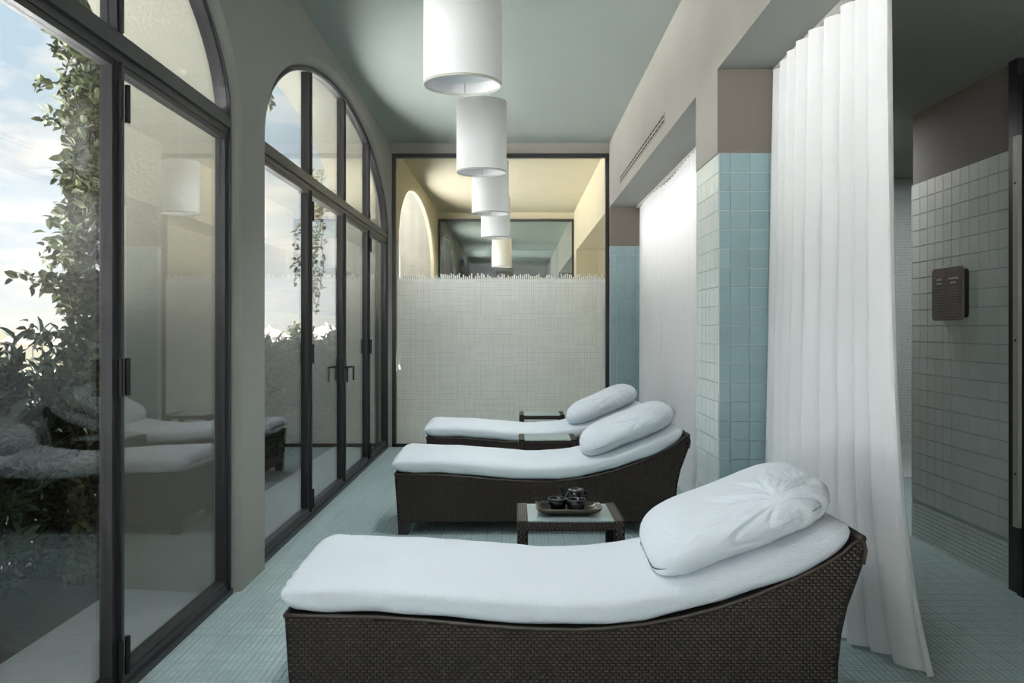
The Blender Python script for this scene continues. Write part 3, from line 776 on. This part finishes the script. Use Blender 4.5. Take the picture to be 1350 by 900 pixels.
def pillow_mesh(seed, rough):
    L, Wd, T = 0.340, 0.335, 0.108
    nr, na = 120, 300; V = []; Q = []
    knots = ((0.14, -0.30, 0.17, 1.1), (0.30, 0.04, 0.10, 0.45), (-0.22, -0.31, 0.08, 0.3), (0.26, -0.16, 0.09, 0.4))
    def f(rho, th, side):
        c_, s_ = math.cos(th), math.sin(th); n = 4.6
        k = (abs(c_) ** n + abs(s_) ** n) ** (-1 / n)
        x, y = L * rho * k * c_, Wd * rho * k * s_
        prof = max(0.0, 1 - rho ** 3.6) ** 0.46
        z = T * prof if side > 0 else -T * 0.72 * prof
        z *= 1 - 0.10 * (x / L) * (1 if side > 0 else 0)
        p = Vector((x, y, z))
        nr_ = Vector((x * 0.5 * rho ** 6, y * 0.5 * rho ** 6, side * (0.02 + T * prof * .8))).normalized()
        d = noise.noise(Vector((x * 3.5 + seed, y * 3.5, z * 3.5 + side))) * 0.014
        cr = 0.0
        for (kx, ky, fall, amp) in knots:
            dx, dy = x - kx, y - ky; r = math.hypot(dx, dy) + 1e-4; a_ = math.atan2(dy, dx)
            m = noise.noise(Vector((math.cos(a_) * 3.6 + seed, math.sin(a_) * 3.6 + kx * 9, r * 2.5)))
            m2 = noise.noise(Vector((math.cos(a_) * 7.5 + seed, math.sin(a_) * 7.5 + ky * 9, r * 6)))
            fl_ = math.exp(-((r - fall * 0.55) / fall) ** 2) * min(1.0, r / 0.05)
            cr += amp * fl_ * ((max(0.0, 1 - abs(m) * 4.2) ** 1.3) * 0.022 + (max(0.0, 1 - abs(m2) * 3.6)) * 0.006 - 0.004)
        d -= cr * rough
        # loose hem ripples round the rim
        d += noise.noise(Vector((th * 5 * 1.0, z * 14, seed + 3))) * 0.008 * rho ** 8
        p += nr_ * d
        p.z += -0.012 * rough * max(0, x / L) * rho ** 2
        return tuple(p)
    rim = {}
    for side in (1, -1):
        b0 = len(V)
        for i in range(nr + 1):
            rho = math.sin(i / nr * PI / 2)
            for j in range(na): V.append(f(rho, 2 * PI * j / na, side))
        for i in range(nr):
            for j in range(na):
                a_ = b0 + i * na + j; b_ = b0 + i * na + (j + 1) % na; q = (a_, b_, b_ + na, a_ + na)
                Q.append(q if side < 0 else q[::-1])
    me = npmesh('pillow', V, Q)
    bm = bmesh.new(); bm.from_mesh(me); bmesh.ops.remove_doubles(bm, verts=bm.verts, dist=0.0012)
    for _ in range(2): bmesh.ops.smooth_vert(bm, verts=bm.verts, factor=0.5, use_axis_x=True, use_axis_y=True, use_axis_z=True)
    bmesh.ops.recalc_face_normals(bm, faces=bm.faces); bm.to_mesh(me); bm.free(); return me
def make_lounger():
    root = empty('sun_lounger')
    body = MB()
    poly = [(x, z - 0.002) for x, z in TOP] + RIGHT + LEFT
    body.prism(poly, 'y', 0.004, LW - 0.004)
    bo = body.build('body', M['rattan_back'], root)
    def test(x, z): return inside(x - .010, z, OUT) and inside(x + .010, z, OUT) and z < top_at(x) - 0.012 and z > 0.09
    V, Q = weave(-0.76, 1.18, 0.094, 0.68, test)
    me = npmesh('weave', V, Q); o = link('woven_side', me, M['rattan'], bo, kind='stuff'); o.location = (0, 0.004, 0)
    o2 = o.copy(); C.objects.link(o2); o2.rotation_euler = (0, 0, 0); o2.scale = (1, -1, 1); o2.location = (0, LW - 0.004, 0)
    # woven end panels
    def te(x, z): return True
    V, Q = weave(-LW/2 + .02, LW/2 - .02, 0.094, 0.385, te); me = npmesh('weave', V, Q)
    V = [(x_, y_ - (0.020 * (z_ - .085) / .305 - 0.010), z_) for x_, y_, z_ in V]; me = npmesh('weave', V, Q)
    for (px, a) in ((-0.760, -PI/2),):
        oe = link('woven_end', me, M['rattan'], bo, kind='stuff'); oe.location = (px, LW/2, 0); oe.rotation_euler = (0, 0, a)
    # rim: braided strip round the top edge
    line = [(x, z) for x, z in TOP] + RIGHT[:4]
    for y in (0.004, LW - 0.004):
        rm = MB().tube([(x, y, z - 0.004) for x, z in line], 0.0065, 8); rm.build('rim', M['rattan'], root, smooth=True)
    MB().tube([(1.165, 0.004, .655), (1.165, LW - .004, .655)], 0.014, 8).build('rim', M['rattan'], root, smooth=True)
    MB().tube([(-.77, 0.004, .398), (-.77, LW - .004, .398)], 0.009, 8).build('rim', M['rattan'], root, smooth=True)
    lp = [(-.752, .09), (-.748, 0.0), (-.682, 0.0), (-.672, .06), (-.655, .078), (-.62, .09)]
    rp = [(1.079, .09), (1.077, 0.0), (1.010, 0.0), (1.0, .06), (.985, .078), (.95, .09)]
    for pts in (lp, rp):
        for y in (0.004, LW - 0.064):
            MB().prism(pts, 'y', y, y + 0.06).build('leg', M['leg'], root)
    mt = link('mattress', mattress_mesh(1.0), M['towel'], root, smooth=True); mt.location = (0, LW / 2, 0); mt['label'] = 'towel-covered mattress in white terry'
    return root
L1Y, L2Y, L3Y = 2.945, 5.80, 7.74
lg = make_lounger()
llab = ['nearest dark rattan sun lounger with white towel-covered mattress, filling the foreground', 'middle dark rattan sun lounger with white mattress, behind the tea table',
        'farthest dark rattan sun lounger with white mattress, nearest the patterned glass']
place = [(0.0, L1Y), (-0.022, L2Y), (-0.008, L3Y)]
plab = ['large crumpled white towel-covered pillow on the nearest lounger', 'white towel-covered pillow on the middle lounger', 'white towel-covered pillow on the farthest lounger']
for k, (px, py) in enumerate(place):
    o = lg if k == 0 else copy_tree(lg)
    o.location = (px, py, 0); tag(o, llab[k], 'sun lounger', 'rattan sun loungers in a row')
for k, (px, py) in enumerate(place):
    p = link('pillow', pillow_mesh(2.0 + 5 * k, 1.0 if k == 0 else 0.55), M['towel'], None, smooth=True)
    tag(p, plab[k], 'pillow', 'towel-covered pillows on the loungers')
    p.location = (px + 0.795, py + LW / 2 - 0.045, 0.664); p.rotation_euler = (0, -math.radians(24.5), math.radians(-2))
# ------------------------------------------------------------------ side tables
def make_table(w, d, h):
    root = empty('side_table'); t = 0.045; ap = 0.042
    fr = MB()
    fr.box(0, w, 0, t, h - ap, h - 0.009).box(0, w, d - t, d, h - ap, h - 0.009).box(0, t, 0, t, h - .009, h).box(w - t, w, 0, t, h - .009, h).box(0, t, d - t, d, h - .009, h).box(w - t, w, d - t, d, h - .009, h).box(0, t, t, d - t, h - ap, h).box(w - t, w, t, d - t, h - ap, h)
    f = fr.build('top_frame', M['rattan_back'], root)
    MB().box(t, w - t, 0.010, d - 0.010, h - 0.008, h - 0.0005).build('glass_top', M['table_glass'], root)
    for x, y in ((0, 0), (w - t, 0), (0, d - t), (w - t, d - t)):
        lg_ = MB().box(x, x + t, y, y + t, 0, h - ap).build('leg', M['rattan_back'], root)
    cw, ch = 0.0165, 0.0125
    def frame_test(x, z): return (z > h - ap) or x < t or x > w - t
    V, Q = weave(0.008, w - 0.006, 0.008, h - 0.005, lambda x, z: 0.006 < x < w - 0.006 and (z > h - ap + .003 or x < t - .004 or x > w - t + .004) and z < h - .004, cw, ch, 0.003)
    link('woven_side', npmesh('weave', V, Q), M['rattan'], f, kind='stuff')
    # top bands, woven
    V, Q = weave(0.006, w - 0.006, 0.006, d - 0.006, lambda x, z: 0.004 < x < w - 0.004 and 0.004 < z < d - .004 and (x < t - .003 or x > w - t + .003), cw, ch, 0.0022)
    V = [(x, z, h - y) for x, y, z in V]; Q = [q[::-1] for q in Q]
    link('woven_top', npmesh('weave', V, Q), M['rattan'], f, kind='stuff')
    # inner side of the right rear leg and left side
    V, Q = weave(0.006, d - 0.006, 0.008, h - 0.005, lambda x, z: (z > h - ap + .003 or x < t - .004 or x > d - t + .004), cw, ch, 0.003)
    V = [(y, x, z) for x, y, z in V]
    link('woven_side', npmesh('weave', V, Q), M['rattan'], f, kind='stuff')
    return root
T1Y = 3.86
t1 = make_table(0.47, 0.40, 0.515); t1.location = (0.012, T1Y, 0); tag(t1, 'rattan side table with glass top carrying the tea tray', 'side table', 'rattan side tables')
t2 = make_table(0.45, 0.40, 0.500)
t2.location = (0.030, 6.80, 0); tag(t2, 'empty rattan side table between the middle and farthest loungers', 'side table', 'rattan side tables')
t3 = copy_tree(t2); t3.location = (0.045, 8.75, 0); tag(t3, 'empty rattan side table just before the patterned glass', 'side table', 'rattan side tables')

# ------------------------------------------------------------------ tea things
ZTB = 0.515
tr = tag(empty('tea_tray', (0.245, T1Y + 0.17, ZTB)), 'rectangular dark tray with upturned rounded rim on the nearest side table', 'tray')
def tray_mesh():
    rings = []
    for (w, d, z, r) in ((0.18, 0.11, 0.0, .02), (0.19, 0.12, 0.003, .02), (0.235, 0.15, 0.010, .03), (0.275, 0.175, 0.020, .035), (0.30, 0.195, 0.036, .04), (0.296, 0.191, 0.037, .04), (0.27, 0.170, 0.024, .035), (0.23, 0.145, 0.0145, .03), (0.001, 0.001, 0.0135, .0002)):
        rings.append([(p, q, z) for p, q in rrect(w, d, r * .8, 8)])
    m = MB(); m.strip(rings, True); m.f.append(tuple(range(len(rings[0])))); return m
tray_mesh().build('dish', M['tray'], tr, smooth=True)
def cup(loc, label):
    r = tag(empty('tea_cup', loc), label, 'cup', 'black tea cups on the tray')
    MB().lathe([(0.0005, 0), (0.022, 0), (0.024, 0.005), (0.034, 0.018), (0.041, 0.040), (0.0435, 0.062), (0.0405, 0.062), (0.037, 0.040), (0.030, 0.018), (0.0005, 0.010)], seg=36).build('bowl', M['black_glaze'], r, smooth=True)
    MB().lathe([(0.0438, 0.0605), (0.0435, 0.0632), (0.0412, 0.0632), (0.0402, 0.0605)], seg=36).build('rim', M['rim_glaze'], r, smooth=True)
cup((0.192, T1Y + 0.135, ZTB + 0.0135), 'black glazed tea cup at the left of the tray')
cup((0.276, T1Y + 0.112, ZTB + 0.0135), 'black glazed tea cup in front of the teapot')
tp = tag(empty('teapot', (0.280, T1Y + 0.20, ZTB + 0.0135)), 'small black glazed teapot with flat lid standing behind a cup', 'teapot')
MB().lathe([(0.0005, 0), (0.035, 0), (0.044, 0.012), (0.0475, 0.035), (0.0465, 0.058), (0.040, 0.074), (0.034, 0.080)], seg=40).build('body', M['black_glaze'], tp, smooth=True)
ld = MB().lathe([(0.034, 0.080), (0.035, 0.086), (0.033, 0.092), (0.026, 0.094), (0.022, 0.091), (0.0005, 0.090)], seg=40).build('lid', M['black_glaze'], tp, smooth=True)
MB().lathe([(0.0355, 0.087), (0.0335, 0.0935), (0.0325, 0.0935), (0.034, 0.086)], seg=40).build('lid_rim', M['rim_glaze'], ld, smooth=True)
MB().tube([(-0.042, 0, 0.040), (-0.056, 0, 0.055), (-0.060, 0, 0.078), (-0.064, 0, 0.096), (-0.072, 0, 0.100)], [0.013, 0.009, 0.007, 0.007, 0.0085], 12).build('spout', M['black_glaze'], tp, smooth=True)
MB().tube([(0.040, 0, 0.074), (0.053, 0, 0.078), (0.057, 0, 0.068), (0.050, 0, 0.058), (0.043, 0, 0.055)], 0.0055, 10).build('handle', M['black_glaze'], tp, smooth=True)

# ------------------------------------------------------------------ outside: ground, hills
g = MB().box(-2.95, XO - 0.02, -8, 32, -0.10, -0.03).build('planting_bed', M['soil']); struct(g, 'dark planting bed along the windows', 'ground')
g = MB().box(-16, -2.95, -14, 34, -0.25, -0.06).build('terrace', M['terrace']); struct(g, 'pale stone terrace beyond the hedge', 'ground')
gm = MB(); n = 50
for i in range(n + 1):
    for j in range(n + 1):
        x = -16 - 580 * (i / n) ** 2; y = -400 + 1400 * j / n
        gm.v.append((x, y, -0.2 - min(1.0, (-16 - x) / 12) * 1.05 + 1.6 * noise.noise(Vector((x / 130, y / 130, 0))) * min(1, (-16 - x) / 150)))
for i in range(n):
    for j in range(n):
        a = i * (n + 1) + j; gm.f.append((a, a + 1, a + n + 2, a + n + 1))
struct(gm.build('meadow', M['grass'], smooth=True), 'pale dry meadow', 'ground')
struct(MB().box(-2.9, 8, -30, -6.2, -0.2, -0.02).build('terrace', M['terrace']), 'pale terrace added behind the viewpoint to bounce daylight in', 'ground')  # unseen ground, added to bounce daylight into the room
struct(MB().box(-16, 40, 34, 900, -1.5, -1.25).build('meadow', M['grass']), 'pale dry meadow beyond the building', 'ground')
hl = MB()
rings = []
for r_, hh in ((900, -3), (1000, 0.35), (1100, 0.8), (1250, 1.0), (1500, 0.6)):
    ring = []
    for k in range(121):
        a = math.radians(60 + 140 * k / 120)
        z = hh * (24 + 11 * noise.noise(Vector((a * 3.3, r_ / 600, 0))) * 2 + 5 * noise.noise(Vector((a * 13, r_ / 300, 3)))) if hh > 0 else -3
        ring.append((r_ * math.cos(a), r_ * math.sin(a), z))
    rings.append(ring)
hl.strip(rings); ho = hl.build('hills', M['hill'], smooth=True); struct(ho, 'low hazy blue-grey hills on the horizon', 'hills')

# ------------------------------------------------------------------ plants
def leaf_mesh(name, L, W, fold, droop, m):
    V = [(0, 0, 0), (L*.35, W*.5, fold), (L*.35, -W*.5, fold), (L*.38, 0, 0.0), (L*.72, W*.40, fold-droop*.5), (L*.72, -W*.40, fold-droop*.5), (L*.74, 0, -droop*.5), (L, 0, -droop)]
    Fc = [(0, 3, 1), (0, 2, 3), (1, 3, 6, 4), (3, 2, 5, 6), (4, 6, 7), (6, 5, 7)]
    me = bpy.data.meshes.new(name); me.from_pydata([tuple(v) for v in V], [], Fc); me.materials.append(m); return me
LV = leaf_mesh('vine_leaf', 0.062, 0.034, 0.006, 0.012, M['leafv'])
LD = leaf_mesh('laurel_leaf', 0.105, 0.036, 0.008, 0.02, M['leafd'])
def leaf_T(p, d, roll, sc):
    q = Vector(d).to_track_quat('X', 'Z').to_matrix().to_4x4()
    return Matrix.Translation(p) @ q @ Matrix.Rotation(roll, 4, 'X') @ Matrix.Diagonal((sc, sc, sc, 1))
def joined_leaves(name, me, Ts, m, parent):
    base = [v.co.copy() for v in me.vertices]; fcs = [tuple(p.vertices) for p in me.polygons]; mb = MB()
    for T in Ts: mb.add([T @ v for v in base], fcs)
    mm = bpy.data.meshes.new(name); mm.from_pydata(mb.v, [], mb.f)
    return link(name, mm, m, parent, kind='stuff')
R = random.Random(11)
def plant(name, label, cat, stems, leafme, leafm, per_m, sc, n_ind, loc, group=None, spread=0.06, up=0.3):
    """stems: list of point lists; leaves sit along them"""
    root = tag(empty(name, loc), label, cat, group)
    st = MB()
    Ts = []
    for s in stems:
        st.tube(s[0], s[1], 5)
        pts = [Vector(p) for p in s[0]]; nl = s[2] if len(s) > 2 else 1.0
        for a, b in zip(pts[:-1], pts[1:]):
            k = (b - a).length * per_m * nl; k = int(k) + (R.random() < k - int(k))
            for _ in range(k):
                t = R.random(); p = a.lerp(b, t) + Vector((R.gauss(0, 1), R.gauss(0, 1), R.gauss(0, 1))) * spread * .35
                d = Vector((R.gauss(0, 1), R.gauss(0, 1), R.gauss(up, 0.6))) + (b - a).normalized() * 0.7
                if d.length < .1: continue
                Ts.append(leaf_T(p, d.normalized(), R.uniform(-1.2, 1.2), sc * R.uniform(0.6, 1.25)))
    st.build('stem', M['stem'], root)
    R.shuffle(Ts)
    for T in Ts[:n_ind]:
        o = bpy.data.objects.new('leaf', leafme); C.objects.link(o); o.parent = root; o.matrix_local = T
    if Ts[n_ind:]: joined_leaves('foliage', leafme, Ts[n_ind:], leafm, root)
    return root
# hedge of laurel shrubs behind the windows
def shrub(x, y, h, label, nst, n_ind, sc=1.0, dens=70, base=(0,0)):
    stems = []
    for k in range(nst):
        a = R.uniform(0, 2 * PI); r = R.uniform(0.03, 0.16)
        hh = h * R.uniform(0.72, 1.0); lean = R.uniform(0.08, 0.28)
        p0 = Vector((r * math.cos(a), r * math.sin(a), 0)); p3 = p0 + Vector((lean * math.cos(a), lean * 1.2 * math.sin(a), hh))
        p1_ = p0.lerp(p3, .35) + Vector((R.gauss(0, .03), R.gauss(0, .03), 0)); p2_ = p0.lerp(p3, .7) + Vector((R.gauss(0, .03), R.gauss(0, .03), 0))
        stems.append(([p0, p1_], [0.008, 0.007], 0.9)); stems.append(([p1_, p2_, p3], [0.007, 0.005, 0.003], 1.15))
        for q in range(3):
            b0 = p1_.lerp(p3, R.random() * .7); b1 = b0 + Vector((R.gauss(0, .13), R.gauss(0, .13), R.uniform(.06, .22)))
            stems.append(([b0, b1], [0.004, 0.002], 1.3))
    return plant('laurel_shrub', label, 'shrub', stems, LD, M['leafd'], dens, sc, n_ind, (x, y, -0.04), 'dark laurel shrubs forming the hedge', 0.05, 0.35)
hl_lab = 'dark green laurel shrub in the hedge seen through the %s'
spots = []
y = 2.0; k = 0
while y < 15.5:
    spots.append((-2.72 + R.uniform(-.08, .08), y, 1.36 + R.uniform(-.1, .06))); y += 0.42 if y < 11 else 0.7
for k, (x, y, h) in enumerate(spots):
    part = 'first window' if y < 5.3 else 'second window'
    o = shrub(x, y, h, hl_lab % part, 15, 34 if 3.0 < y < 5.8 else 0, 1.0, 85 if y < 7 else 60)
    if y < 5.3: o['group'] = 'laurel shrubs outside the first window'
    else: o['group'] = 'laurel shrubs outside the second window'
# climbing vine on the outer edge of the first arch
def strand(p0, pts, r0=0.006): 
    return ([p0] + pts, [r0 * (1 - 0.6 * i / (len(pts))) for i in range(len(pts) + 1)])
stems = []
base = Vector((-2.26, 4.62, 0))
for k in range(13):
    p = Vector((R.uniform(-.12, .05), R.uniform(-.05, .30), 0)); pts = [p.copy()]
    z = 0
    while z < R.uniform(2.9, 3.35):
        z += 0.22; p = Vector((max(-.10, min(0.06, p.x + R.gauss(0, .04))), max(-.05, min(.35, p.y + R.gauss(0, .05))), z)); pts.append(p.copy())
    stems.append((pts[:5], [0.007] * 5, 0.5)); stems.append((pts[4:], [0.005] * len(pts[4:]), 1.2))
    for q in range(7):
        b = pts[R.randrange(4, len(pts))]; L_ = R.uniform(.06, .17)
        e1 = b + Vector((-L_ * .6, R.gauss(0, .08), R.uniform(-.02, .1))); e2 = e1 + Vector((-L_ * .5, R.gauss(0, .06), R.uniform(-.12, .05)))
        stems.append(([b, e1, e2], [0.003, 0.0025, 0.0015], 1.2))
plant('climbing_vine', 'tall leafy vine climbing the outer edge of the first arch', 'vine', stems, LV, M['leafv'], 95, 1.0, 300, tuple(base), None, 0.05, 0.1)
stems = []
for k in range(5):
    p = Vector((R.uniform(-.08, .05), R.uniform(-.1, .15), R.uniform(1.5, 1.8))); pts = [p.copy()]
    while p.z < 3.1:
        p = p + Vector((R.gauss(0, .05), R.gauss(0, .05), .16)); p.x = max(-.25, min(.05, p.x)); pts.append(p.copy())
    stems.append((pts, [0.004] * len(pts), 1.0))
    for q in range(4):
        b = pts[R.randrange(1, len(pts))]; e1 = b + Vector((-.14, R.gauss(0, .05), -.03)); stems.append(([b, e1, e1 + Vector((-.05, 0, -.15))], [0.003, .002, .0015], 1.0))
plant('climbing_vine', 'sparse vine strands hanging at the far edge of the second arch', 'vine', stems, LV, M['leafv'], 34, 1.05, 0, (-2.28, 10.15, 0), None, 0.05, 0.0)
stems = []
for k in range(4):
    p = Vector((R.uniform(-.1, .0), R.uniform(-.5, .5), 3.62)); stems.append(([p, p + Vector((0, .1, -.12)), p + Vector((-.02, .22, -.24))], [0.004, .003, .002], 1.0))
plant('climbing_vine', 'small leafy spray hanging from the top of the second arch', 'vine', stems, LV, M['leafv'], 60, 1.5, 0, (-2.15, 7.55, 0), None, 0.06, -0.3)
stems = []
for k in range(8):
    p = Vector((R.uniform(-.2, .0), R.uniform(-.1, .15), 0)); pts = [p.copy()]
    while p.z < 2.9: p = p + Vector((R.gauss(0, .04), R.gauss(0, .04), .2)); p.x = max(-.35, min(0, p.x)); pts.append(p.copy())
    stems.append((pts, [0.005] * len(pts), 1.0))
plant('climbing_vine', 'leafy vine beyond the arch of the cream room', 'vine', stems, LV, M['leafv'], 60, 1.6, 0, (-2.30, 16.2, 0), None, 0.1, 0.1)
# loose bush in the middle distance
stems = []
for k in range(26):
    a = R.uniform(0, 2 * PI); p = Vector((0, 0, 0)); t_ = Vector((math.cos(a) * R.uniform(.1, .6), math.sin(a) * R.uniform(.1, .6), R.uniform(1.5, 2.9)))
    stems.append(([p, t_ * .5, t_], [.03, .02, .01], 1.0))
plant('olive_bush', 'pale yellow-green bush between the cream umbrellas', 'bush', stems, leaf_mesh('bush_leaf', .16, .07, .01, .02, M['leafv']), M['leafv'], 26, 1.3, 0, (-10.55, 43.0, -1.2), None, 0.3, 0.3)

# ------------------------------------------------------------------ umbrellas
def umbrella(x, y, zg, r, label):
    root = tag(empty('garden_umbrella', (x, y, zg)), label, 'umbrella', 'cream garden umbrellas in the distance')
    MB().tube([(0, 0, 0), (0, 0, 2.95)], 0.035, 10).build('pole', M['alu'], root)
    MB().lathe([(0.0005, 0), (.3, 0), (.3, .06), (.05, .1)], seg=20).build('base', M['alu'], root)
    cp = MB(); n = 8; rings = []
    for q in range(9):
        t = q / 8; ring = []
        for k in range(n * 6):
            a = 2 * PI * k / (n * 6); seg = (k % 6) / 6; sag = 1 - 0.05 * math.sin(seg * PI)
            ring.append((r * t * sag * math.cos(a) + 1e-4 * math.cos(a), r * t * sag * math.sin(a) + 1e-4 * math.sin(a), 2.85 - 0.78 * t ** 1.7 - 0.03 * math.sin(seg * PI) * t))
        rings.append(ring)
    rings.append([(p[0], p[1], p[2] - 0.16) for p in rings[-1]])
    cp.strip(rings, True); cp.build('canopy', M['canvas'], root, smooth=False)
    for k in range(n):
        a = 2 * PI * k / n; MB().tube([(r * t * math.cos(a), r * t * math.sin(a), 2.84 - 0.78 * t ** 1.7) for t in (0.02, .25, .5, .75, 1)], 0.012, 5).build('rib', M['alu'], root)
    MB().lathe([(0.0005, 3.08), (.04, 3.0), (.14, 2.86)], seg=12).build('finial', M['canvas'], root)
umbrella(-27.4, 50.0, -1.45, 1.65, 'cream garden umbrella seen through the nearest window')
umbrella(-33.5, 52.0, -1.6, 1.65, 'cream garden umbrella at the far left edge of the picture')
umbrella(-14.0, 50.0, -1.45, 1.55, 'left cream garden umbrella seen through the second window')
umbrella(-10.75, 50.0, -1.30, 1.45, 'right cream garden umbrella seen through the second window')
